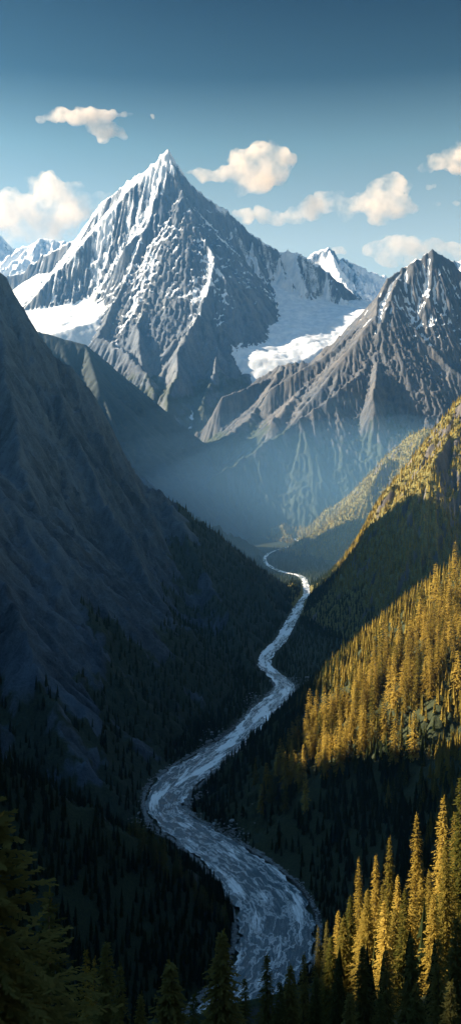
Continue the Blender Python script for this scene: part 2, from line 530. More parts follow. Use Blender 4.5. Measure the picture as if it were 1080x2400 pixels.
# distance below the local crest stands in for distance from it
T.C = np.abs(ridge_field(T.X, T.Y, [([(a[0], a[1], 0) for a in p], 1, 1, 0) for p, *_ in main_ridges], -9999))
f1, f2 = detail(T, 40, 420, 45000, 11, 2.2, batches=3, jagged=.55)
g1, o1, i1 = glacier(T, [(10, 690, 9000), (90, 640, 9150), (215, 640, 9000), (292, 645, 8500), (280, 700, 8050), (225, 750, 7650), (120, 785, 7450), (50, 745, 7900)], .95, 22, 61)
g2, o2, i2 = glacier(T, [(550, 640, 8900), (640, 655, 9000), (780, 700, 8950), (880, 712, 8700), (900, 735, 8000), (760, 815, 7350), (680, 850, 7100), (570, 842, 7150), (505, 780, 7500)], .85, 22, 62)
rockH = T.H.copy()
gl = np.maximum(g1, g2)
T.H = np.maximum(rockH, gl)
onice = sstep(-4, 10, gl - rockH) * (1 - sstep(60, 260, np.where(g1 > g2, o1, o2) + fbm(T.X, T.Y, 200, 4, 5) * 90))
# broken lower slopes under the ice
low = sstep(60, 300, np.where(g1 > g2, o1, o2)) * sstep(-4, 10, gl - rockH)
rr = ridged(T.X, T.Y, 330, 5, 77); T.H += (rr - rr.mean()) * 60 * low
T.border(350)
sl = T.slope(1); sl3 = T.slope(4)
gy_, gx_ = np.gradient(blur(T.H, 3), T.res)
conc = blur(T.H, 6) - blur(T.H, 1)
alt = T.H
sn = .06 + .08 * norm01(f1) + .14 * norm01(f2) + .30 * norm01(T.F3 * 1.2) + .52 * norm01(T.F4 * 1.5 + fbm(T.X, T.Y, 700, 2, 91) * .8) - .30 * sstep(.9, 1.6, sl) + .22 * (1 - sstep(.5, .95, sl3))
sn += .13 * sstep(0, 1.1, gx_) - .10 * sstep(0, 1.0, -gx_)            # extra snow brightens the left flanks the sun lights, less on the right
sn -= .55 * (1 - sstep(900, 2000, alt)) - .30 * sstep(3020, 3400, alt)
sn += .02
sn = np.maximum(sn, onice * 1.0)
T.A['snow'] = np.clip(sn, 0, 1); T.A['veg'] = np.clip((1 - sstep(700, 1500, alt)) * (1.1 - sl3 * .4), 0, .9); T.A['tone'] = norm01(f1 * .8 + f2 * .6)
TM = T
T.build('mountain', ROCK_FAR, label='tall pyramid peak streaked with snow above two glaciers')

# ------------------------------------------------------------------ far peaks
def far_peak(name, ridges, box, res, seed, label, snowalt=1500):
    T = Terr(*box, res)
    T.H = ridge_field(T.X + fbm(T.X, T.Y, 500, 3, seed) * 30, T.Y, ridges)
    T.C = np.full(T.X.shape, 300.0)
    f1, f2 = detail(T, 90, 800, 30000, seed, 6, batches=3)
    T.border(400)
    sl = T.slope(1)
    sn = .25 + .35 * norm01(f1) + .3 * norm01(f2) + .35 * (1 - sstep(.5, 1.0, sl)) - .6 * (1 - sstep(snowalt - 500, snowalt + 600, T.H))
    T.A['snow'] = np.clip(sn, 0, 1); T.A['veg'] = T.A['snow'] * 0; T.A['tone'] = norm01(f1)
    T.build(name, HAZY if snowalt > 5000 else ROCK_FAR, label=label)


far_peak('mountain', [(PL((640, 700, 14000), (730, 605, 14000), (770, 588, 14000), (800, 612, 14000), (850, 640, 14000), (905, 660, 14000), (960, 690, 14000)), .8, .9, 0),
                      (PL((770, 588, 14000), (800, 660, 13000), (860, 760, 12000)), .9, .7, 0)], (-700, 4600, 11000, 15800), 30, 21, 'pale blue far peak behind the right shoulder')
far_peak('mountain', [(PL((-300, 520, 14500), (-60, 530, 14500), (0, 562, 14500), (45, 605, 14500)), .8, .8, 0), (PL((20, 610, 13800), (60, 585, 13800), (100, 566, 13800), (150, 574, 13800), (200, 600, 13800), (330, 700, 13800)), .8, .8, 0)],
         (-7000, -500, 11500, 15800), 32, 23, 'faint pale peaks far away at the left edge')
far_peak('mountain', [(PL((1000, 640, 12500), (1060, 622, 12500), (1150, 600, 12500), (1300, 560, 12500)), .8, .8, 0)], (1700, 6500, 10800, 13600), 34, 25, 'faint blue far ridge at the right edge')

# ------------------------------------------------------------------ dim blue hill left of centre
T = Terr(-3300, 500, 3700, 6700, 12)
rl = [([(-2500, 5600, 1700)] + PL((-210, 700, 5700), (60, 762, 5650), (90, 778, 5600), (150, 795, 5600), (200, 808, 5600), (240, 850, 5550), (290, 912, 5500), (350, 966, 5450), (420, 1012, 5400), (480, 1085, 5300), (530, 1160, 5200)), .9, .9, .1),  # off-frame left end raised to shade the right mountain's foot
      (PL((200, 808, 5600), (230, 900, 5200), (300, 1040, 4900)), .8, .8, 0),
      ([(-1900, 5600, 1500), (-1600, 4900, 1050), (-1300, 4350, 680)], .8, .8, 0)]  # off-frame spur added to shade the valley floor
T.H = ridge_field(T.X, T.Y, rl); T.C = np.abs(ridge_field(T.X, T.Y, [([(a[0], a[1], 0) for a in p], 1, 1, 0) for p, *_ in rl], -9999))
f1, f2 = detail(T, 16, 400, 12000, 31, 2, batches=2); T.border(200)
T.A['snow'] = T.H * 0; T.A['veg'] = np.full(T.H.shape, .75); T.A['tone'] = norm01(f2)
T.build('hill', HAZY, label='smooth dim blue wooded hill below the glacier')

# ------------------------------------------------------------------ right-hand mountain
rr_ = [
    (PL((1300, 640, 6400), (1140, 690, 6400), (1080, 642, 6450), (1040, 606, 6500), (1010, 586, 6500), (985, 606, 6480), (965, 614, 6450), (940, 630, 6450), (905, 656, 6400), (885, 700, 6300), (880, 740, 6100)), 1.6, 1.3, .1),
    (PL((880, 740, 6100), (860, 748, 6150), (800, 787, 6250), (720, 850, 6300), (660, 854, 6350), (600, 892, 6350), (540, 947, 6300), (490, 992, 6200), (420, 1052, 6100), (345, 1100, 6000)), .85, 1.2, 0),
    (PL((880, 740, 6100), (884, 820, 5850), (852, 870, 5700), (780, 930, 5500), (700, 985, 5300), (600, 1055, 5100), (500, 1118, 4900), (445, 1165, 4800)), 1.15, .9, .3),
    (PL((940, 630, 6450), (915, 700, 6200), (890, 765, 6000)), 1.1, 1.0, 0),
    (PL((1010, 586, 6500), (1005, 690, 6250)), 1.3, 1.3, .1),
    (PL((884, 820, 5850), (880, 880, 5600), (872, 930, 5420)), 1.6, 1.3, .25),
    (PL((1080, 642, 6450), (1160, 780, 6050), (1200, 900, 5500), (1240, 1000, 5000)), 1.2, 1.0, .3),
    (PL((760, 820, 6280), (740, 880, 6000), (690, 930, 5750), (640, 985, 5500)), .8, .8, 0),
    (PL((660, 854, 6350), (630, 920, 6050), (580, 980, 5750), (520, 1040, 5450)), .8, .8, 0),
]
T = Terr(-1400, 3200, 3700, 7400, 8)
wx = T.X + fbm(T.X, T.Y, 300, 4, 140) * 18; wy = T.Y + fbm(T.X, T.Y, 300, 4, 150) * 18
T.H = ridge_field(wx, wy, rr_ + spurs(rr_, 380, 700, 102, grow=.80, levels=1))
T.C = np.abs(ridge_field(T.X, T.Y, [([(a[0], a[1], 0) for a in p], 1, 1, 0) for p, *_ in rr_], -9999))
f1, f2 = detail(T, 26, 280, 40000, 12, 1.6, batches=3, jagged=.5)
T.border(250)
sl = T.slope(1); conc = blur(T.H, 6) - blur(T.H, 1); gy_, gx_ = np.gradient(blur(T.H, 3), T.res)
px_ = T.X / T.Y * F + 540
sn = .18 + .20 * norm01(f1) + .2 * norm01(f2) + .28 * norm01(T.F3 * 1.3) + np.clip(conc / 18, -.2, .3) - .25 * sstep(.9, 1.6, sl) - .7 * (1 - sstep(900, 1500, T.H))
sn += .55 * sstep(1180, 1450, T.X + fbm(T.X, T.Y, 300, 3, 8) * 260) * sstep(.2, .45, norm01(f2)) * (1 - sstep(.8, 1.25, sl)) * sstep(700, 1100, T.H)
T.A['snow'] = np.clip(sn, 0, 1)
T.A['veg'] = np.clip(.9 - sstep(250, 950, T.H + fbm(T.X, T.Y, 250, 4, 9) * 200) * .9 - .25 * sstep(1.0, 1.5, sl), 0, 1); T.A['tone'] = norm01(f1 * .9 + f2 * .5)
TR = T
T.build('mountain', ROCK_RIGHT, label='brown ridged mountain on the right with a long lit shoulder')

# ------------------------------------------------------------------ mid right spurs (golden tree strips)
sp = [
    (PL((585, 1262, 4750), (640, 1240, 4680), (700, 1218, 4600), (780, 1187, 4500), (830, 1157, 4450), (870, 1110, 4400), (910, 1064, 4350), (960, 1024, 4300), (990, 1007, 4250), (1025, 1010, 4200), (1150, 960, 4200)), 1.2, 1.0, 0),
    (PL((678, 1282, 4150), (750, 1243, 4150), (820, 1192, 4100), (862, 1146, 4080), (905, 1075, 4200)), .9, 1.0, 0),
    (PL((748, 1349, 3080), (790, 1318, 3080), (830, 1280, 3060), (870, 1230, 3040), (900, 1190, 3020), (930, 1140, 3000), (965, 1086, 2980), (1000, 1042, 2950), (1030, 1002, 2900), (1060, 962, 2850), (1085, 930, 2800), (1250, 840, 2900)), 1.1, 1.35, 0),
    (PL((865, 1352, 2720), (900, 1318, 2700), (950, 1240, 2650), (985, 1155, 2620), (1010, 1092, 2640), (1060, 1010, 2740)), .9, 1.4, .1),
    ([(640, 1500, 230), (680, 1900, 250), (700, 2250, 300), (840, 2500, 400)], 1.0, 1.0, .1),
    ([(1150, 2950, 850), (1250, 3500, 800), (1350, 4300, 700)], 1.2, 1.2, .1),
]
T = Terr(40, 1700, 1450, 5200, 6)
RD = river_dist(T.X, T.Y)
wx = T.X + fbm(T.X, T.Y, 120, 4, 240) * 7; wy = T.Y + fbm(T.X, T.Y, 120, 4, 250) * 7
T.H = ridge_field(wx, wy, sp + spurs(sp[:4], 120, 170, 104, levels=1))
T.C = np.abs(ridge_field(T.X, T.Y, [([(a[0], a[1], 0) for a in p], 1, 1, 0) for p, *_ in sp], -9999))
f1, f2 = detail(T, 14, 150, 50000, 13, .7, batches=4)
T.border(80)
T.H = np.minimum(T.H, -3 + np.maximum(RD, -8) * (.6 + np.clip(RD, 0, 900) / 300) + 1.5)
sl = T.slope(1)
cliff = sstep(560, 700, T.X + fbm(T.X, T.Y, 120, 3, 3) * 90)
T.A['snow'] = T.H * 0
T.A['veg'] = np.clip(.95 - .7 * sstep(1.6, 2.4, sl + cliff * .5), 0, 1); T.A['tone'] = norm01(f1 + f2 * .4)
TB = T
T.build('hillside', terrain_mat('spur rock', (.04, .045, .05), (.20, .17, .15), (.06, .065, .02), (.24, .20, .055), 22, .8, 3), label='wooded rocky spurs falling to the river from the right')

# ------------------------------------------------------------------ near right spur
spA = [
    (PL((1300, 1180, 1600), (1180, 1262, 1500), (1085, 1368, 1450), (1000, 1448, 1450), (900, 1528, 1450), (820, 1592, 1440), (750, 1662, 1430), (680, 1730, 1420), (600, 1800, 1400), (520, 1850, 1390), (440, 1905, 1365)), .78, 1.15, 0),
    (PL((1180, 1262, 1500), (1120, 1420, 1330), (1040, 1560, 1250), (960, 1680, 1200)), .9, .7, 0),
    ([(620, 1500, 460), (760, 1200, 560), (640, 900, 420)], .8, .8, 0),
    ([(640, 900, 420), (420, 600, 400), (300, 250, 520)], .8, .6, 0),
]
T = Terr(-220, 1000, 480, 1800, 3.6)
RD = river_dist(T.X, T.Y)
T.H = ridge_field(T.X + fbm(T.X, T.Y, 60, 3, 340) * 3, T.Y, spA)
T.C = np.full(T.X.shape, 60.0)
f1, f2 = detail(T, 8, 110, 30000, 14, .7, batches=3)
T.H = np.minimum(T.H, -3 + np.maximum(RD - 2, -8) * .95)
T.border(60)
T.A['snow'] = T.H * 0; T.A['veg'] = np.clip(.95 - .5 * sstep(1.1, 1.6, T.slope(1)) - .8 * (1 - sstep(2, 14, RD + f1 * 2)), 0, 1); T.A['tone'] = norm01(f1 + f2 * .5)
TA = T
T.build('hillside', SOIL, label='dark forested spur right of the river bend')

# ------------------------------------------------------------------ left mountain wall
lw = [
    ([(-820, -500, 940), (-700, 60, 962), (-700, 146, 958), (-700, 166, 918), (-700, 180, 914), (-700, 204, 961), (-700, 222, 956)], 2.4, 2.4, 0),  # off-frame crest with a dip, shaped to cast shade on the foreground trees
    ([(-820, -500, 890), (-700, 240, 858), (-700, 400, 861), (-760, 700, 980), (-880, 900, 1060), (-900, 1120, 1055)], 1.4, 1.7, .12),  # unseen near crest, heights set for where its shadow falls
    ([(-880, 900, 1060), (-750, 1150, 915)], 2.2, 2.2, 0),  # unseen buttress added to shade the near right spur
    ([(-640, 2050, 560), (-480, 1720, 340), (-340, 1470, 200), (-230, 1320, 80)], .9, .9, .1),
    ([(-960, 1425, 655), (-965, 1500, 735), (-980, 1800, 748), (-1000, 2100, 820), (-1010, 2450, 1080), P(-60, 600, 2740), P(0, 642, 2790)], 1.2, 1.7, .15),  # off-frame stretch kept low so sun reaches the near right spur
    ([(200, 4000, 10), (60, 4000, 60), (-200, 4020, 185), (-500, 4080, 420), (-800, 4120, 780), (-1100, 4170, 1110), (-1500, 4200, 1350)], .9, 2.0, 0),  # mostly hidden ridge added to shade the lower far right spurs
    (PL((0, 642, 2790), (22, 700, 2799), (45, 745, 2808), (90, 800, 2817), (125, 838, 2827), (185, 878, 2836), (215, 915, 2845), (250, 990, 2855), (285, 1055, 2873), (300, 1092, 2883), (330, 1134, 2892), (395, 1166, 2901), (440, 1196, 2929), (490, 1236, 2976), (520, 1270, 3022), (560, 1308, 3069), (610, 1344, 3115), (680, 1380, 3162)), 2.2, 1.35, .25),
    (PL((395, 1166, 2901), (440, 1196, 2929), (490, 1236, 2976), (520, 1270, 3022), (560, 1308, 3069), (610, 1344, 3115), (680, 1380, 3162)), 1.0, .75, .1),
    (PL((395, 1166, 2901), (470, 1330, 2600), (540, 1450, 2350), (590, 1560, 2100)), .8, .8, .1),
    (PL((125, 838, 2827), (150, 960, 2600), (220, 1130, 2450), (330, 1330, 2200), (440, 1500, 2050)), 1.5, 1.3, .25),
    (PL((0, 700, 2750), (20, 900, 2450), (60, 1120, 2100), (150, 1380, 1850), (260, 1600, 1650)), 1.4, 1.2, .25),
    ([(-1000, 2200, 880), (-640, 2050, 560), (-400, 1850, 300), (-200, 1650, 60)], .9, .9, .1),
]
T = Terr(-1900, 420, -600, 4700, 6.5)
RD = river_dist(T.X, T.Y)
wx = T.X + fbm(T.X, T.Y, 200, 4, 440) * 10; wy = T.Y + fbm(T.X, T.Y, 200, 4, 450) * 10
T.H = ridge_field(wx, wy, lw + spurs(lw[5:], 190, 300, 103))
T.C = np.abs(ridge_field(T.X, T.Y, [([(a[0], a[1], 0) for a in p], 1, 1, 0) for p, *_ in lw], -9999))
f1, f2 = detail(T, 45, 240, 60000, 15, 2.8, jagged=.5)
T.H = np.minimum(T.H, -3 + np.maximum(RD - 1, -8) * (.75 + np.clip(RD, 0, 900) / 260))
T.border(120)
sl = T.slope(1)
T.A['snow'] = T.H * 0
veg = .95 - sstep(40, 210, T.H + fbm(T.X, T.Y, 160, 4, 33) * 120 - sstep(-420, 0, T.X) * sstep(2300, 3000, T.Y) * 330) * .95
T.A['veg'] = np.clip(veg - .35 * sstep(1.2, 1.7, sl), 0, 1); T.A['tone'] = norm01(f1 * .6 + f2 * .8 + T.F3 * .6)
TL = T
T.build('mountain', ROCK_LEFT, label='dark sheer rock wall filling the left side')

# ------------------------------------------------------------------ near left spur
spE = [
    ([(-560, 700, 520), P(-60, 1720, 880), P(0, 1768, 900), P(80, 1808, 915), P(150, 1862, 930), P(220, 1905, 945), P(280, 1932, 960), P(350, 1968, 980), P(450, 2045, 1000), P(530, 2125, 1010), P(565, 2180, 1010)], .9, .85, 0),
    ([P(0, 1768, 900), (-200, 760, 190), (-150, 640, 90)], .9, .9, 0),
]
T = Terr(-640, 60, 380, 1180, 3.2)
RD = river_dist(T.X, T.Y)
T.H = ridge_field(T.X + fbm(T.X, T.Y, 60, 3, 540) * 3, T.Y, spE); T.C = np.full(T.X.shape, 60.0)
f1, f2 = detail(T, 9, 110, 25000, 16, .8, batches=3)
T.H = np.minimum(T.H, -3 + np.maximum(RD - 2, -8) * 1.1)
T.border(60)
T.A['snow'] = T.H * 0; T.A['veg'] = np.clip(1.0 - .8 * sstep(.95, 1.4, T.slope(1)), 0, 1); T.A['tone'] = norm01(f1 + f2 * .5)
TE = T
T.build('hillside', SOIL, label='dark wooded spur left of the near river')

# ------------------------------------------------------------------ foreground slope under the camera
T = Terr(-300, 420, -160, 760, 4)
T.H = (586 - .735 * np.maximum(T.Y, -20) + .62 * np.clip(T.X, -40, 150) * sstep(20, 160, T.Y) - .25 * np.maximum(-T.X - 40, 0)).astype(np.float32) + fbm(T.X, T.Y, 60, 5, 600) * 5
T.H = np.minimum(T.H, -3 + np.maximum(river_dist(T.X, T.Y) - 6, -8) * 1.1)
T.border(70)
T.A['snow'] = T.H * 0; T.A['veg'] = T.H * 0 + .9; T.A['tone'] = T.H * 0 + .5
TF = T
T.build('hillside', SOIL, label='steep shaded slope below the viewpoint')

# ------------------------------------------------------------------ river
NS = 13
S = spline(_rp, 22)
tan = np.gradient(S[:, :2], axis=0); tan /= np.linalg.norm(tan, axis=1)[:, None] + 1e-9
nor = np.stack([-tan[:, 1], tan[:, 0]], 1)
arc = np.r_[0, np.cumsum(np.linalg.norm(np.diff(S[:, :2], axis=0), axis=1))]
vs = []; us = []; vv = []
wob = fbm(arc, arc * 0 + 3, 35, 4, 70) * .16
wob2 = fbm(arc, arc * 0 + 9, 35, 4, 75) * .16
for j in range(NS):
    k = j / (NS - 1) * 2 - 1
    ww = (S[:, 2] * (.94 + np.where(k < 0, wob, wob2)) + fbm(arc, arc * 0 + (3 if k < 0 else 8), 11, 3, 78) * 2.6) * k
    p = S[:, :2] + nor * ww[:, None]
    z = fbm(p[:, 0], p[:, 1], 9, 3, 71) * .35
    vs.append(np.c_[p, z]); us.append(ww); vv.append(arc)
V = np.stack(vs, 1).reshape(-1, 3); n = len(S); idx = np.arange(n * NS).reshape(n, NS)
q = np.stack([idx[:-1, :-1], idx[1:, :-1], idx[1:, 1:], idx[:-1, 1:]], -1).reshape(-1, 4)
m, t, out = nt('white water'); g = G(t)
cu = g.attr('across'); cv = g.attr('along')
ed = g.attr('edge')
pos = g.n('ShaderNodeNewGeometry').outputs['Position']


def flowvec(fx, fy, warp):
    c_ = g.n('ShaderNodeCombineXYZ'); t.links.new(g.math('MULTIPLY', cu, fx), c_.inputs[0]); t.links.new(g.math('MULTIPLY', cv, fy), c_.inputs[1])
    w_ = g.n('ShaderNodeTexNoise', Scale=.09, Detail=4); t.links.new(pos, w_.inputs['Vector'])
    v_ = g.n('ShaderNodeVectorMath', _operation='MULTIPLY_ADD'); t.links.new(w_.outputs['Color'], v_.inputs[0]); v_.inputs[1].default_value = (warp, warp, 0); t.links.new(c_.outputs[0], v_.inputs[2])
    return v_.outputs[0]


def vein(src, wdt):
    return g.math('SUBTRACT', 1.0, g.math('MULTIPLY', g.math('ABSOLUTE', g.math('SUBTRACT', src, .5)), wdt), clamp=True)


a2 = g.noise(flowvec(.42, .045, .5), 1, 6, .66); a3 = g.noise(pos, 1.3, 6, .72)
a4 = g.noise(flowvec(.045, .0085, .35), 1, 4, .55); a5 = g.noise(flowvec(.12, .022, .5), 1, 4, .6)
far = g.smooth(cv, 450, 1100)
tongue = g.smooth(a4, .44, .64)
cover = g.math('ADD', g.math('MULTIPLY', tongue, .30), g.math('MULTIPLY', far, .16))
fo = g.math('ADD', g.math('ADD', g.math('MULTIPLY', a2, .62), g.math('MULTIPLY', a5, .38)), g.math('MULTIPLY', g.math('SUBTRACT', a3, .5), .42))
foam = g.smooth(g.math('ADD', fo, cover), .62, .84)
line = g.math('MULTIPLY', vein(a5, 30.0), g.math('MULTIPLY', tongue, g.smooth(a3, .45, .6)))
a6 = g.noise(flowvec(.055, .022, .45), 1, 4, .55)
line2 = g.math('MULTIPLY', vein(a6, 26.0), g.smooth(a3, .42, .56))
froth = g.math('MULTIPLY', g.math('MULTIPLY', g.smooth(a3, .50, .68), g.smooth(a2, .44, .60)), .75)
foam = g.math('MAXIMUM', g.math('MAXIMUM', foam, line), g.math('MAXIMUM', line2, froth))
wc = g.mix(a2, (.022, .062, .085), (.075, .14, .175))
bs = g.n('ShaderNodeBsdfPrincipled'); bs.inputs['Specular IOR Level'].default_value = .6
t.links.new(g.mix(foam, wc, (.93, .95, .96)), bs.inputs['Base Color'])
t.links.new(g.math('ADD', .16, g.math('MULTIPLY', foam, .5)), bs.inputs['Roughness'])
bp = g.n('ShaderNodeBump', Distance=.9, Strength=.7); t.links.new(g.math('ADD', a2, g.math('MULTIPLY', a3, .4)), bp.inputs['Height'])
t.links.new(bp.outputs[0], bs.inputs['Normal']); t.links.new(bs.outputs[0], out.inputs[0])
U = np.stack(us, 1).ravel(); VV = np.stack(vv, 1).ravel()
me = make_mesh('river', V, q, {'across': U, 'along': VV, 'edge': np.abs(U)}, mats=[m])
link('river', me, kind='structure', label='foaming white river winding down the valley')

# gravel and boulders along the banks
def rock_shape(seed, sub=1):
    import bmesh
    bm = bmesh.new(); bmesh.ops.create_icosphere(bm, subdivisions=sub, radius=1)
    r = random.Random(seed)
    for v in bm.verts:
        v.co *= r.uniform(.7, 1.15); v.co.z *= .55
    vs = np.array([v.co[:] for v in bm.verts], np.float32); fs = np.array([[v.index for v in f.verts] for f in bm.faces], np.int32); bm.free()
    return vs, fs


m, t, out = nt('bank stone'); g = G(t)
pos = g.n('ShaderNodeNewGeometry').outputs['Position']; nn = g.noise(pos, .6, 6, .6)
bs = g.n('ShaderNodeBsdfPrincipled', Roughness=.8); t.links.new(g.mix(g.smooth(nn, .3, .7), (.05, .06, .065), (.30, .32, .32)), bs.inputs['Base Color'])
bp = g.n('ShaderNodeBump', Distance=.4, Strength=.8); t.links.new(nn, bp.inputs['Height']); t.links.new(bp.outputs[0], bs.inputs['Normal'])
t.links.new(bs.outputs[0], out.inputs[0]); STONE = m
shapes = [rock_shape(i) for i in range(6)]
vv_ = []; ff_ = []; off = 0
for i in range(6700):
    k = int(rng.random() ** 1.6 * (len(S) * .55)); side = rng.choice([-1, 1]); e = rng.exponential(6.0) * (.3 + 1.2 * max(0, math.sin(k * .11 + side * 2))) - 2.5
    if i > 6500: e = -rng.uniform(.15, .9) * S[k, 2]
    p = S[k, :2] + nor[k] * side * (S[k, 2] * 1.08 + e); s_ = rng.uniform(.6, 2.0) * (1 + (rng.random() < .06) * 1.3)
    vs_, fs_ = shapes[i % 6]; a = rng.random() * 6.28; ca, sa = math.cos(a), math.sin(a)
    q_ = vs_ * s_ * np.array([1.5, .9, 1]); q_ = np.c_[q_[:, 0] * ca - q_[:, 1] * sa + p[0], q_[:, 0] * sa + q_[:, 1] * ca + p[1], q_[:, 2] + max(0, e) * .45 - .2]
    vv_.append(q_); ff_.append(fs_ + off); off += len(vs_)
link('gravel', make_mesh('gravel', np.concatenate(vv_), np.concatenate(ff_), smooth=False, mats=[STONE]), kind='stuff', label='wet grey stones and gravel along the river banks', cat='gravel')

# ------------------------------------------------------------------ conifers
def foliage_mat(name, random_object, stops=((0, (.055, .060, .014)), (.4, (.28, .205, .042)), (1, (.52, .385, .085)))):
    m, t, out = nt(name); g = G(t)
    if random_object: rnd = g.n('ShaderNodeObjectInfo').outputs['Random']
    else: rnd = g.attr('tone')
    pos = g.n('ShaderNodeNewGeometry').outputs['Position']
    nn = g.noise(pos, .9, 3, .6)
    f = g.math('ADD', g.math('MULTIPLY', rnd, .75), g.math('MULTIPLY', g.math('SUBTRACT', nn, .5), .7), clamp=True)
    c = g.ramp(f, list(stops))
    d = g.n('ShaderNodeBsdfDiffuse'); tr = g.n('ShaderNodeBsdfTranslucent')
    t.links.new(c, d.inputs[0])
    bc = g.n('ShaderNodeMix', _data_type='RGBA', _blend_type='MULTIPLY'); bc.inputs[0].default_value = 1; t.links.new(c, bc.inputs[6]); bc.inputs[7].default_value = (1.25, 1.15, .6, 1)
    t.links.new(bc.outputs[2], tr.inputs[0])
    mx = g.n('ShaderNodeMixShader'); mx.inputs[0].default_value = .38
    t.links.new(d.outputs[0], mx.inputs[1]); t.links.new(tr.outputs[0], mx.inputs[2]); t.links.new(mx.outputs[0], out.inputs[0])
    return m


FOL = foliage_mat('conifer needles', True); FOLM = foliage_mat('forest needles', False, ((0, (.022, .034, .016)), (.35, (.040, .052, .018)), (.6, (.24, .19, .04)), (1, (.52, .385, .085))))  # forest tone: dark end painted for shaded slopes, gold end for sunlit ones
FOL_SHADE = foliage_mat('shaded needles', True, ((0, (.045, .055, .02)), (1, (.15, .13, .04))))  # needle colour darkened to paint shade on conifers standing out of the sun
m, t, out = nt('bark'); g = G(t)
tcn = g.n('ShaderNodeTexCoord'); mp = g.n('ShaderNodeMapping'); t.links.new(tcn.outputs['Object'], mp.inputs[0]); mp.inputs['Scale'].default_value = (6, 6, 1.2)
nn = g.noise(mp.outputs[0], 1.5, 5, .6)
bs = g.n('ShaderNodeBsdfPrincipled', Roughness=.9); t.links.new(g.mix(nn, (.03, .022, .015), (.11, .085, .06)), bs.inputs['Base Color']); t.links.new(bs.outputs[0], out.inputs[0]); BARK = m


def trunk_mesh(h, r0, sides=7, rings=7, lean=0.0, seed=0):
    r = random.Random(seed); vs = []; fs = []
    for i in range(rings):
        z = -1.5 + (h * .97 + 1.5) * i / (rings - 1); rr = r0 * (1 - i / (rings - 1)) ** .9 + .02
        if i == 0: rr *= 1.35
        for k in range(sides):
            a = 2 * math.pi * k / sides; q = rr * r.uniform(.9, 1.1)
            vs.append((q * math.cos(a), q * math.sin(a), z))
    for i in range(rings - 1):
        for k in range(sides):
            k2 = (k + 1) % sides; fs.append((i * sides + k, i * sides + k2, (i + 1) * sides + k2, (i + 1) * sides + k))
    return make_mesh('trunk', np.array(vs), np.array(fs), mats=[BARK])


def crown_mesh(h, rad, layers, nb, leaves, seed, shape=.8, start=.08, droop=.35, gap=.12, leaf=1.0, lump=.25):
    """tiers of drooping boughs; every bough carries rows of needle sprays (thin quads)"""
    r = random.Random(seed); V = []; Fq = []
    lumps = [(r.uniform(0, 6.28), r.uniform(0, 1), r.uniform(.6, 1.0)) for _ in range(6)]

    def quad(c, d, up, L, W):
        s = d.cross(up)
        if s.length < 1e-5: s = Vector((1, 0, 0))
        s.normalize(); i = len(V)
        V.extend([c - s * W * .35, c + s * W * .35, c + d * L + s * W * .5 - up * L * .12, c + d * L * 1.02 - s * W * .4 - up * L * .16])
        Fq.append((i, i + 1, i + 2, i + 3))
    for L_ in range(layers):
        f = (L_ + r.random() * .8) / layers
        z = h * (start + (1 - start) * f ** .93)
        env = (1 - f) ** shape * rad * r.uniform(.78, 1.12) * (1 + lump * math.sin(f * 23 + seed)) + .02 * rad
        n = max(3, int(nb * (.45 + .55 * (1 - f)) + .5)); a0 = r.random() * 6.28
        for b in range(n):
            if r.random() < gap: continue
            a = a0 + 6.283 * b / n + r.uniform(-.3, .3)
            le = env * r.uniform(.62, 1.12)
            dr = droop * r.uniform(.6, 1.4) * (1 - f * .9)
            d0 = Vector((math.cos(a), math.sin(a), .25 * f + .05))
            m_ = max(1, int(leaves * (.35 + .65 * (1 - f)) + .5))
            for k in range(m_):
                s = (k + .6) / m_
                p = Vector((d0.x * le * s, d0.y * le * s, z - dr * le * s * s + d0.z * le * s * .4))
                side = r.choice((-1, 1)) * r.uniform(.15, .9)
                dd = Vector((math.cos(a + side), math.sin(a + side), r.uniform(-.45, .15) - dr * .3)).normalized()
                up = Vector((r.uniform(-.5, .5), r.uniform(-.5, .5), 1)).normalized()
                sz = leaf * (.16 * h / layers * 3.2 + .16 * rad) * r.uniform(.7, 1.3) * (1 - .35 * s) * (.5 + .5 * (1 - f) ** .5)
                quad(p, dd, up, sz * 1.35, sz * .62)
    for k in range(4):
        quad(Vector((0, 0, h * (.95 + .012 * k))), Vector((math.cos(k * 1.6) * .35, math.sin(k * 1.6) * .35, 1)).normalized(), Vector((1, 0, 0)), h * .03, h * .006)
    return make_mesh('crown', np.array([v[:] for v in V]), np.array(Fq), smooth=False, mats=[FOL])


H0 = 30.0
HERO = [(crown_mesh(H0, rd, ly, nb, lf, s_, shape=shp, droop=dr, lump=lu, leaf=lfz), trunk_mesh(H0, .42, seed=s_)) for rd, ly, nb, lf, s_, shp, dr, lu, lfz in
        [(4.3, 62, 13, 10, 1, .80, .5, .12, .6), (3.7, 66, 12, 9, 2, .72, .55, .16, .6), (5.0, 58, 14, 11, 3, .85, .45, .10, .65), (4.6, 62, 13, 10, 4, .76, .6, .16, .6)]]
WIDE = [(crown_mesh(H0, rd, ly, nb, lf, s_, shape=.85, droop=.42, lump=.1, gap=.15, leaf=.19), trunk_mesh(H0, .5, seed=s_)) for rd, ly, nb, lf, s_ in [(6.2, 58, 14, 80, 11), (5.4, 56, 14, 74, 12)]]
MID = [(crown_mesh(H0, rd, 26, 9, 5, s_, shape=shp, droop=.5, lump=.16, leaf=1.0), trunk_mesh(H0, .4, 5, 4, seed=s_)) for rd, s_, shp in [(4.6, 21, .62), (5.4, 22, .52), (4.0, 23, .7), (5.0, 24, .5), (5.6, 25, .6)]]


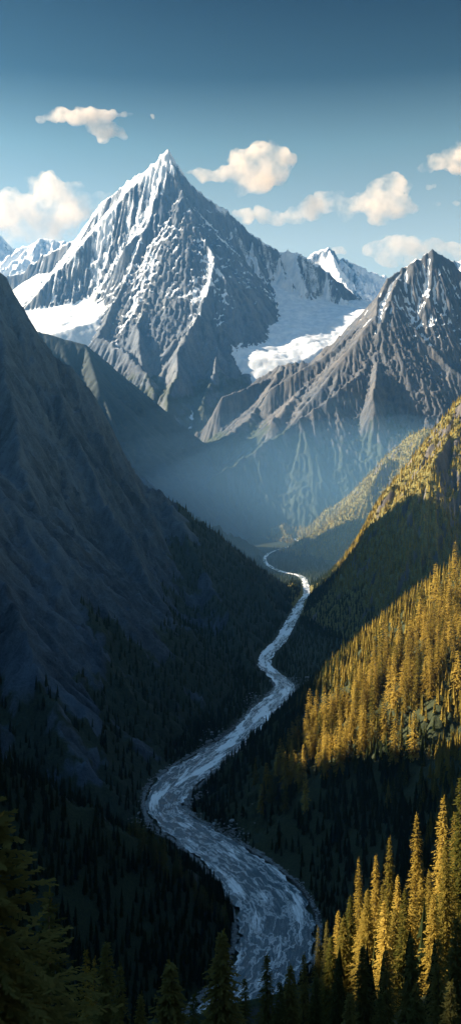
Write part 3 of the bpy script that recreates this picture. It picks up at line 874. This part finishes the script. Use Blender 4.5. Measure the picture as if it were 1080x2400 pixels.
def plant(kind, x, y, z, h, label, wide=1.0, group=None, cat='tree', name='conifer_tree', rz=None, dark=False):
    cm, tm = kind
    e = bpy.data.objects.new(name, None); COL.objects.link(e); e.location = (x, y, z); e.empty_display_size = 1
    s = h / H0; e.scale = (s * wide, s * wide, s); e.rotation_euler = (0, 0, random.uniform(0, 6.28) if rz is None else rz)
    e['label'] = label; e['category'] = cat
    if group: e['group'] = group
    c = bpy.data.objects.new('crown', cm); COL.objects.link(c); c.parent = e
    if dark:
        c.material_slots[0].link = 'OBJECT'; c.material_slots[0].material = FOL_SHADE  # shade put into the crown colour
    k = bpy.data.objects.new('trunk', tm); COL.objects.link(k); k.parent = e
    return e


# foreground trees: tip seen at (px, py), D metres off
FG = [
    (1037, 1868, 200, 38, 1, 1.0, 'tallest golden spire conifer near the right edge above the river'),
    (1078, 1822, 190, 40, 0, 1.0, 'golden conifer cut by the right frame edge, tip highest of the near row'),
    (1064, 1908, 215, 34, 1, .9, 'slim golden conifer squeezed between the tallest spire and the right edge'),
    (1043, 1975, 175, 30, 2, .85, 'bushy golden conifer in front of the tallest spire'),
    (975, 1908, 205, 37, 1, .85, 'slender golden spire left of the tallest one'),
    (912, 1962, 210, 33, 0, .8, 'golden conifer with ragged tip, third spire from the right'),
    (931, 2052, 190, 27, 3, .8, 'short golden conifer tucked between two spires'),
    (880, 2004, 205, 31, 0, .85, 'golden conifer with narrow pointed crown, fourth spire from the right'),
    (840, 2010, 215, 31, 1, .8, 'thin golden conifer standing left in the row of spires'),
    (948, 2085, 170, 26, 2, .9, 'small broad golden conifer before the slender spire'),
    (820, 2100, 195, 27, 2, .95, 'rounded golden conifer below the thin spire'),
    (792, 2135, 190, 26, 3, .9, 'short golden conifer at the left end of the lit row'),
    (765, 2160, 185, 24, 0, .8, 'low slim golden conifer beside the river bank edge'),
    (745, 2172, 200, 26, 1, .8, 'dim golden spire nearest to the river'),
    (860, 2085, 175, 26, 2, 1.0, 'bushy lit conifer under the fourth spire'),
    (900, 2110, 165, 25, 3, 1.0, 'half lit broad conifer low in the right cluster'),
    (985, 2060, 170, 27, 3, 1.0, 'half lit broad conifer under the tallest spire'),
    (1015, 2095, 160, 26, 2, 1.0, 'shaded broad conifer low at the right side'),
    (805, 2150, 182, 24, 2, 1.2, 'wide gold bush-like conifer between the left end and the thin spire'),
    (850, 2135, 178, 24, 3, 1.2, 'wide gold conifer at the foot of the thin spire'),
    (925, 2130, 176, 25, 2, 1.2, 'wide gold conifer at the foot of the third spire'),
    (962, 2120, 180, 25, 3, 1.1, 'wide gold conifer at the foot of the slender spire'),
    (1005, 2040, 192, 30, 0, .9, 'narrow gold conifer between the slender and the tallest spire'),
    (1058, 2050, 182, 28, 3, 1.2, 'broad gold conifer under the tallest spire by the frame edge'),
    (775, 2195, 178, 22, 2, 1.1, 'short gold conifer at the river end of the row'),
    (895, 2075, 198, 28, 1, .9, 'slim gold conifer between the third and fourth spires'),
    (520, 2183, 95, 24, 2, 1.3, 'dark brownish conifer at the bottom centre before the river'),
    (400, 2256, 85, 22, 2, 1.5, 'dark rounded conifer at the bottom left of centre'),
    (625, 2238, 120, 24, 0, 1.1, 'dark narrow conifer standing in front of the river'),
    (573, 2292, 100, 20, 3, .9, 'low dark conifer between the two at the bottom centre'),
    (680, 2262, 120, 22, 2, 1.1, 'dark conifer at the lower right bank of the river'),
    (712, 2236, 140, 24, 0, .9, 'dark conifer tip touching the river at its right edge'),
    (655, 2300, 105, 19, 3, 1.0, 'small dark conifer low before the water'),
    (250, 2208, 78, 22, 0, 1.25, 'dim olive conifer right of the big left boughs'),
    (203, 2222, 84, 20, 1, .9, 'slim olive conifer tip beside the big left tree'),
    (222, 2245, 80, 19, 1, .7, 'smallest olive tip between two conifers at lower left'),
    (282, 2262, 70, 19, 3, .8, 'dim conifer at lower left with drooping boughs'),
    (330, 2330, 72, 17, 2, .9, 'low dark conifer at the bottom edge, lower left'),
    (455, 2330, 78, 17, 3, .9, 'low dark conifer at the bottom edge near the centre'),
    (740, 2290, 120, 22, 2, 1.0, 'dark broad conifer at the bottom, right of the river'),
    (790, 2245, 130, 23, 3, 1.0, 'dark conifer under the left end of the golden row'),
    (850, 2215, 125, 24, 2, 1.0, 'dark conifer in the lower right shadow, left part'),
    (905, 2225, 115, 23, 3, 1.0, 'dark conifer in the lower right shadow, middle part'),
    (965, 2195, 120, 25, 2, 1.0, 'dark conifer in the lower right shadow beneath slender spire'),
    (1025, 2200, 110, 24, 3, 1.0, 'dark conifer in the lower right shadow beneath tallest spire'),
    (1070, 2150, 125, 27, 2, 1.0, 'dark conifer in the lower right shadow at the frame edge'),
    (820, 2325, 95, 20, 2, 1.1, 'dark conifer at the bottom edge, right of centre'),
    (890, 2330, 90, 20, 3, 1.1, 'dark conifer at the bottom edge, lower right'),
    (975, 2310, 88, 21, 2, 1.1, 'dark conifer at the bottom edge below slender spire'),
    (1055, 2300, 85, 21, 3, 1.1, 'dark conifer filling the bottom right corner'),
]
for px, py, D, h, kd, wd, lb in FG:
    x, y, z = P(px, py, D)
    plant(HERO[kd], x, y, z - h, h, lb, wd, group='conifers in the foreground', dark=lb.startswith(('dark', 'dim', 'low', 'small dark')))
x, y, z = P(-10, 1862, 33)
plant(WIDE[0], x, y, z - 30, 30, 'large dark conifer with layered boughs at the lower left edge', 1.75, group='conifers in the foreground', dark=True)
x, y, z = P(115, 2085, 46)
plant(WIDE[1], x, y, z - 24, 24, 'dark olive conifer with wide boughs right of the large left one', 1.35, group='conifers in the foreground', dark=True)
x, y, z = P(-40, 2190, 30)
plant(WIDE[1], x, y, z - 20, 20, 'near black conifer filling the bottom left corner', 1.0, group='conifers in the foreground', dark=True)

# ------------------------------------------------------------------ trees on the slopes
def lowtree(seed, sides=7, tiers=5):
    """star-edged skirts of boughs around a stem"""
    r = random.Random(seed); V = []; Fc = []
    for k in range(tiers):
        z0 = .06 + .80 * (k / tiers) + r.uniform(-.02, .02); z1 = min(1.0, z0 + 1.75 / tiers); R_ = .5 * (1 - k / tiers) ** .75 * r.uniform(.82, 1.1)
        i = len(V); V.append((r.uniform(-.02, .02), r.uniform(-.02, .02), z1))
        n = sides * 2
        for q in range(n):
            a = 6.283 * (q + r.uniform(-.25, .25)) / n; rr = R_ * (1.0 if q % 2 else .52) * r.uniform(.8, 1.15)
            V.append((rr * math.cos(a), rr * math.sin(a), z0 - (0.03 if q % 2 else -.03) + r.uniform(-.025, .02)))
        for q in range(n): Fc.append((i, i + 1 + q, i + 1 + (q + 1) % n))
    return np.array(V, np.float32), np.array(Fc, np.int32)


LOW = [lowtree(i, 5, 6) for i in range(5)]; TINY = [lowtree(40 + i, 3, 3) for i in range(4)]


def forest(T, x, y, h, wr, protos, name, label, seed, tone0):
    r = np.random.default_rng(seed); VV = []; FF = []; TT = []; off = 0
    z = np.maximum(T.at(x, y), -4.0); kind = r.integers(0, len(protos), len(x)); ang = r.random(len(x)) * 6.28
    tone = np.clip(tone0 + (r.random(len(x)) - .5) * .45, 0, 1)
    for k, (pv, pf) in enumerate(protos):
        s = kind == k
        if not s.any(): continue
        n = s.sum(); c = np.cos(ang[s])[:, None]; d = np.sin(ang[s])[:, None]
        hh = h[s][:, None]; ww = hh * wr[s][:, None]
        vx = (pv[:, 0] * c - pv[:, 1] * d) * ww + x[s][:, None]; vy = (pv[:, 0] * d + pv[:, 1] * c) * ww + y[s][:, None]
        vz = pv[:, 2] * hh + z[s][:, None] - 1.0
        VV.append(np.stack([vx, vy, vz], -1).reshape(-1, 3)); TT.append(np.repeat(tone[s], len(pv)))
        FF.append((pf[None] + (np.arange(n) * len(pv))[:, None, None] + off).reshape(-1, 3)); off += n * len(pv)
    me = make_mesh(name, np.concatenate(VV), np.concatenate(FF), {'tone': np.concatenate(TT)}, smooth=False, mats=[FOLM])
    print(name, len(x), 'trees')
    return link(name, me, kind='stuff', label=label, cat='forest')


def scatter(T, x0, x1, y0, y1, step, keep, seed, rmin=6):
    r = np.random.default_rng(seed)
    gx, gy = np.meshgrid(np.arange(x0, x1, step), np.arange(y0, y1, step))
    x = (gx + (r.random(gx.shape) - .5) * step * .95).ravel(); y = (gy + (r.random(gx.shape) - .5) * step * .95).ravel()
    z = T.at(x, y); rd = river_dist(x.astype(np.float32), y.astype(np.float32))
    px = x / y * F + 540; ok = (z > -60) & ((z > 1.0) | (rd < 150)) & (rd > rmin) & (px > -60) & (px < 1150); z = np.maximum(z, -4)
    x, y, z, rd, px = x[ok], y[ok], z[ok], rd[ok], px[ok]; py = 1000 + (CAMZ - z) / y * F
    k = keep(x, y, z, px, py, r)
    return x[k], y[k]


# near right spur: the biggest in view are trees of their own, the rest is one forest
def keepA(x, y, z, px, py, r):
    cl = fbm(x, y, 60, 3, 81)
    return (cl + r.random(len(x)) * .9 > .16) & (py > 1200)


xa, ya = scatter(TA, -100, 700, 760, 1750, 9.5, keepA, 5, 8)
za = TA.at(xa, ya); ra = np.random.default_rng(9)
crest = 1 - np.clip((za - 30) / 60, 0, 1)
ha = ra.uniform(24, 42, len(xa)) * (1 + .25 * (ra.random(len(xa)) < .15)) * (.72 + .28 * np.clip(za / 120, 0, 1))
pxa = xa / ya * F + 540; pya = 1000 + (CAMZ - za - ha) / ya * F
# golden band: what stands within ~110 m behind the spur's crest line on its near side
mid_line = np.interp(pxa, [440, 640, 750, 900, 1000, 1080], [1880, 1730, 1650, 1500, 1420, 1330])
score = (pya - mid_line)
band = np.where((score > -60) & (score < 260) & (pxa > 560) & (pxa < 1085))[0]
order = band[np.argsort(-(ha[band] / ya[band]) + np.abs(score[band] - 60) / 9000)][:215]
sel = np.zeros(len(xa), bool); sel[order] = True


def lab_slope(px, py, h, line):
    side = 'by the river' if px < 720 else 'mid slope' if px < 900 else 'high at the right'
    row = 'on the skyline' if line < 25 else 'in the second row' if line < 90 else 'in the lower rows'
    size = 'tall' if h > 38 else 'mid-sized' if h > 30 else 'short'
    return f'{size} golden conifer {row} of the near spur, {side}'


for i in order:
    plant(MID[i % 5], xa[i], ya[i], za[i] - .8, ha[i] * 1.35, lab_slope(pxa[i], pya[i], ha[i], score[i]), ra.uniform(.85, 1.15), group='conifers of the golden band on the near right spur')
r_ = ra.uniform(.30, .42, len(xa))
forest(TA, xa[~sel], ya[~sel], ha[~sel] * .8, r_[~sel], LOW, 'forest', 'dense dark forest on the near right spur', 3, sstep(90, 190, za[~sel] + fbm(xa, ya, 60, 3, 55)[~sel] * 60) * .7 + .12)  # tone rises with height: shade painted low, sunlit gold painted high


def keepE(x, y, z, px, py, r):
    return (fbm(x, y, 50, 3, 82) + r.random(len(x)) * .9 > 0)


xe, ye = scatter(TE, -560, 50, 480, 1120, 8.5, keepE, 6, 5); ze = TE.at(xe, ye)
he = np.random.default_rng(10).uniform(17, 30, len(xe)); pxe = xe / ye * F + 540; pye = 1000 + (CAMZ - ze - he) / ye * F
line = np.interp(pxe, [0, 150, 280, 350, 450, 560], [1740, 1830, 1900, 1930, 2010, 2130])
cand = np.where((pxe > 300) & (pxe < 585) & (np.abs(pye - line) < 45))[0][:45]
sel = np.zeros(len(xe), bool); sel[cand] = True
for i in cand:
    where = 'at the upper bend' if pxe[i] < 400 else 'along the middle reach' if pxe[i] < 490 else 'by the near pool'
    size = 'tall' if he[i] > 25 else 'short' if he[i] < 20 else 'mid-sized'
    plant(MID[i % 5], xe[i], ye[i], ze[i] - .8, he[i], f'{size} black silhouetted conifer on the left spur, {where}', 1, group='silhouetted conifers on the near left spur', dark=True)
forest(TE, xe[~sel], ye[~sel], he[~sel], np.random.default_rng(1).uniform(.24, .34, (~sel).sum()), LOW, 'forest', 'black forest on the near left spur', 4, .15)  # low tone paints the spur's shade into the needles

# left wall: wood on the low flank and along the far spur's skyline
def keepL(x, y, z, px, py, r):
    v = TL.at(x, y) * 0 + bil(TL.A['veg'], (x - TL.x0) / TL.res, (y - TL.y0) / TL.res)
    return (v + fbm(x, y, 90, 3, 83) * .35 > .52) & (r.random(len(x)) < .8)


xl, yl = scatter(TL, -650, 330, 800, 3500, 14, keepL, 7, 10)
forest(TL, xl, yl, np.random.default_rng(2).uniform(15, 27, len(xl)), np.full(len(xl), .3), TINY, 'forest', 'dark forest on the foot of the left mountain wall', 5, .15)  # low tone paints the wall's shade into the trees


def keepB(x, y, z, px, py, r):
    v = bil(TB.A['veg'], (x - TB.x0) / TB.res, (y - TB.y0) / TB.res)
    return (v + fbm(x, y, 60, 3, 84) * .3 > .42) & (px < 1090)


xb, yb = scatter(TB, 60, 900, 1600, 3300, 9.5, keepB, 8, 10)
forest(TB, xb, yb, np.random.default_rng(3).uniform(14, 25, len(xb)), np.full(len(xb), .34), TINY, 'forest', 'forest with golden crowns on the middle spur right of the river', 6, .15 + .75 * sstep(40, 130, TB.at(xb, yb) + fbm(xb, yb, 80, 3, 56) * 40))  # tone climbs from painted shade at the foot to sunlit gold
xb, yb = scatter(TB, 60, 1100, 3300, 4900, 12, keepB, 18, 10)
forest(TB, xb, yb, np.random.default_rng(4).uniform(15, 25, len(xb)), np.full(len(xb), .36), TINY, 'forest', 'far forest strips on the twin spurs near the upper river', 7, .85)
xg, yg = scatter(TF, -60, 260, 110, 700, 9, lambda x, y, z, px, py, r: (px > 520) & (r.random(len(x)) < .75) & (y > 125), 28, 6)
zg = TF.at(xg, yg); lim = np.interp(xg / yg * F + 540, [0, 700, 800, 1080], [2420, 2330, 2190, 2050])
hg = np.minimum(np.random.default_rng(5).uniform(14, 24, len(xg)), (CAMZ - (lim - 1000) / F * yg) - zg); ok = hg > 8
forest(TF, xg[ok], yg[ok], hg[ok], np.full(ok.sum(), .33), LOW, 'forest', 'black undergrowth conifers behind the golden foreground row', 8, .2)

class Flat:
    def at(s, x, y): return np.full(np.shape(x), -4.0)


gx_, gy_ = np.meshgrid(np.arange(-300, 800, 11.0), np.arange(850, 4100, 11.0))
rq = np.random.default_rng(44); xq = (gx_ + rq.uniform(-5, 5, gx_.shape)).ravel(); yq = (gy_ + rq.uniform(-5, 5, gx_.shape)).ravel()


def inside(T, x, y): return (x > T.x0) & (x < T.X[0, -1]) & (y > T.y0) & (y < T.Y[-1, 0])


rdq = river_dist(xq.astype(np.float32), yq.astype(np.float32)); ok = (rdq > 9) & (rdq < 260) & (rq.random(len(xq)) < .85)
for T_ in (TL, TA, TB, TE, TR): ok &= ~inside(T_, xq, yq) | (T_.at(xq, yq) < 0)
xq, yq = xq[ok], yq[ok]
forest(Flat(), xq, yq, rq.uniform(10, 20, len(xq)), np.full(len(xq), .34), TINY, 'forest', 'dark forest on the flat valley floor beside the river', 12, .2)

# ------------------------------------------------------------------ clouds
def cloud(puffs, D, label, seed, dens, depth=.8, vox=45.0, disp=1.0):
    import bmesh
    bm = bmesh.new(); fr = random.Random(seed * 77)
    extra = []
    for px, py, rp in puffs:
        for k in range(5):
            a_ = fr.uniform(-.4, 3.5); q_ = rp * fr.uniform(.55, 1.0)
            extra.append((px + math.cos(a_) * q_ * 1.25, py - math.sin(a_) * q_ * .8, rp * fr.uniform(.22, .5)))
    for px, py, rp in list(puffs) + extra:
        x, y, z = P(px, py, D); rad = rp / F * D
        rr = random.Random(int(px * 7 + py))
        ret = bmesh.ops.create_icosphere(bm, subdivisions=3, radius=rad)
        vs = ret['verts']
        oy = rr.uniform(-.5, .5) * rad
        for v in vs: v.co = Vector((v.co.x + x, v.co.y * depth + y + oy, v.co.z * .8 + z))
    me = bpy.data.meshes.new('cloud'); bm.to_mesh(me); bm.free()
    o = link('cloud', me, label=label, cat='cloud', group='clouds')
    c = Vector(P(puffs[0][0], puffs[0][1], D)); 
    for v in me.vertices: v.co -= c
    o.location = c
    rm = o.modifiers.new('union', 'REMESH'); rm.mode = 'VOXEL'; rm.voxel_size = vox
    for k, (sz, st) in enumerate(((1300, 380), (450, 300), (170, 150), (80, 60))):
        tx = bpy.data.textures.new('billow', 'CLOUDS'); tx.noise_scale = sz; tx.noise_depth = 2; tx.noise_basis = 'BLENDER_ORIGINAL'
        dm = o.modifiers.new('billow', 'DISPLACE'); dm.texture = tx; dm.strength = st * disp; dm.mid_level = .5; dm.texture_coords = 'GLOBAL'
    m, t, out = nt('cloud vapour'); g = G(t)
    pv = g.n('ShaderNodeVolumePrincipled'); pv.inputs['Color'].default_value = (1, .90, .79, 1)
    pv.inputs['Anisotropy'].default_value = .2
    cpos = g.n('ShaderNodeNewGeometry').outputs['Position']
    c1 = g.noise(cpos, 1 / 650, 5, .62)
    t.links.new(g.math('MULTIPLY', g.smooth(c1, .34, .68), dens * 1.7), pv.inputs['Density'])
    t.links.new(pv.outputs[0], out.inputs['Volume']); me.materials.append(m)
    return o


CD = 22000
cloud([(95, 278, 12), (125, 272, 16), (150, 270, 20), (180, 272, 24), (210, 268, 26), (240, 274, 22), (265, 270, 14), (290, 268, 10), (308, 268, 6), (235, 300, 24), (260, 306, 26), (285, 318, 14), (245, 320, 16), (210, 288, 14)], CD, 'thin ragged cloud high at the upper left', 1, .0022, .6, 55, .55)
cloud([(20, 470, 38), (60, 490, 55), (110, 450, 42), (130, 465, 50), (170, 445, 26), (150, 500, 55), (40, 530, 50), (100, 540, 55), (200, 470, 30), (235, 465, 22), (262, 460, 14), (-20, 510, 60), (215, 495, 26), (0, 560, 40)], CD + 800, 'large soft pink cloud bank behind the left ridge', 2, .0011, .8, 70, 1.0)
cloud([(445, 405, 18), (480, 412, 26), (520, 412, 30), (560, 408, 38), (590, 380, 40), (600, 362, 28), (640, 372, 34), (655, 365, 26), (550, 370, 20), (600, 415, 42), (570, 435, 26), (640, 405, 34)], CD, 'puffy cream cloud right of the summit', 3, .0016, .8, 60, .85)
cloud([(575, 505, 20), (610, 500, 18), (650, 512, 24), (690, 505, 26), (730, 495, 30), (770, 475, 30), (790, 465, 24), (820, 485, 34), (840, 480, 34), (860, 475, 36), (890, 450, 34), (920, 435, 28), (935, 440, 26), (900, 480, 40), (930, 485, 34), (880, 510, 24), (620, 510, 16)], CD + 300, 'long rising cloud above the right saddle', 4, .0015, .8, 60, .8)
cloud([(1000, 395, 18), (1030, 380, 28), (1055, 375, 34), (1085, 370, 42), (1120, 375, 45), (1060, 400, 22), (1000, 368, 7)], CD, 'bright cream cloud cut by the upper right edge', 5, .0018, .8, 60, .8)
cloud([(870, 585, 20), (900, 575, 24), (930, 578, 30), (970, 580, 28), (1010, 585, 30), (1050, 590, 30), (910, 605, 26), (960, 610, 24), (1040, 610, 22), (1080, 600, 24)], CD + 600, 'low flat cloud behind the right-hand summit', 6, .0012, .8, 60, .8)
cloud([(790, 588, 11), (803, 592, 8), (780, 592, 7)], CD + 400, 'tiny round cloud over the far blue peak', 7, .002, .8, 40, .3)
cloud([(357, 271, 5), (359, 276, 4)], CD - 600, 'smallest cloud puff, alone left of the summit sky', 8, .002, .8, 25, .12)
cloud([(1005, 440, 9), (1015, 436, 8), (1025, 478, 8), (1015, 476, 6), (1070, 476, 8)], CD + 100, 'three small wisps under the upper right cloud', 9, .0012, .8, 35, .3)

# ------------------------------------------------------------------ haze
m, t, out = nt('air'); g = G(t)
pv = g.n('ShaderNodeVolumePrincipled'); pv.inputs['Color'].default_value = (.15, .46, .93, 1); pv.inputs['Density'].default_value = 2.5e-5; pv.inputs['Anisotropy'].default_value = .5
t.links.new(pv.outputs[0], out.inputs['Volume'])
x0, x1, y0, y1, z0, z1 = -10000, 10000, -1500, 17500, -5.0, 3850
V = np.array([(x, y, z) for z in (z0, z1) for y in (y0, y1) for x in (x0, x1)], float)
Fh = np.array([(0, 2, 3, 1), (4, 5, 7, 6), (0, 1, 5, 4), (2, 6, 7, 3), (0, 4, 6, 2), (1, 3, 7, 5)])
link('haze', make_mesh('haze', V, Fh, smooth=False, mats=[m]), kind='stuff', label='thin blue mountain haze filling the valley', cat='haze')
import bmesh
_mr = random.Random(5)
MIST = [(_mr.uniform(-700, 900), _mr.uniform(3900, 6600), -60, _mr.uniform(900, 2200), _mr.uniform(700, 1500), _mr.uniform(380, 900), 5.5e-5) for _ in range(7)]
for (mx_, my_, mz_, rx_, ry_, rz_, dn_) in MIST:
    bm = bmesh.new(); bmesh.ops.create_icosphere(bm, subdivisions=4, radius=1)
    for v in bm.verts: v.co = Vector((v.co.x * rx_, v.co.y * ry_, v.co.z * rz_))
    me = bpy.data.meshes.new('mist'); bm.to_mesh(me); bm.free()
    m, t, out = nt('valley mist'); g = G(t)
    pv = g.n('ShaderNodeVolumePrincipled'); pv.inputs['Color'].default_value = (.27, .56, .92, 1); pv.inputs['Density'].default_value = dn_
    t.links.new(pv.outputs[0], out.inputs['Volume']); me.materials.append(m)
    o = link('mist', me, kind='stuff', label='blue mist lying low in the far valley', cat='mist'); o.location = (mx_, my_, mz_)
print('script time', time.time() - T0)
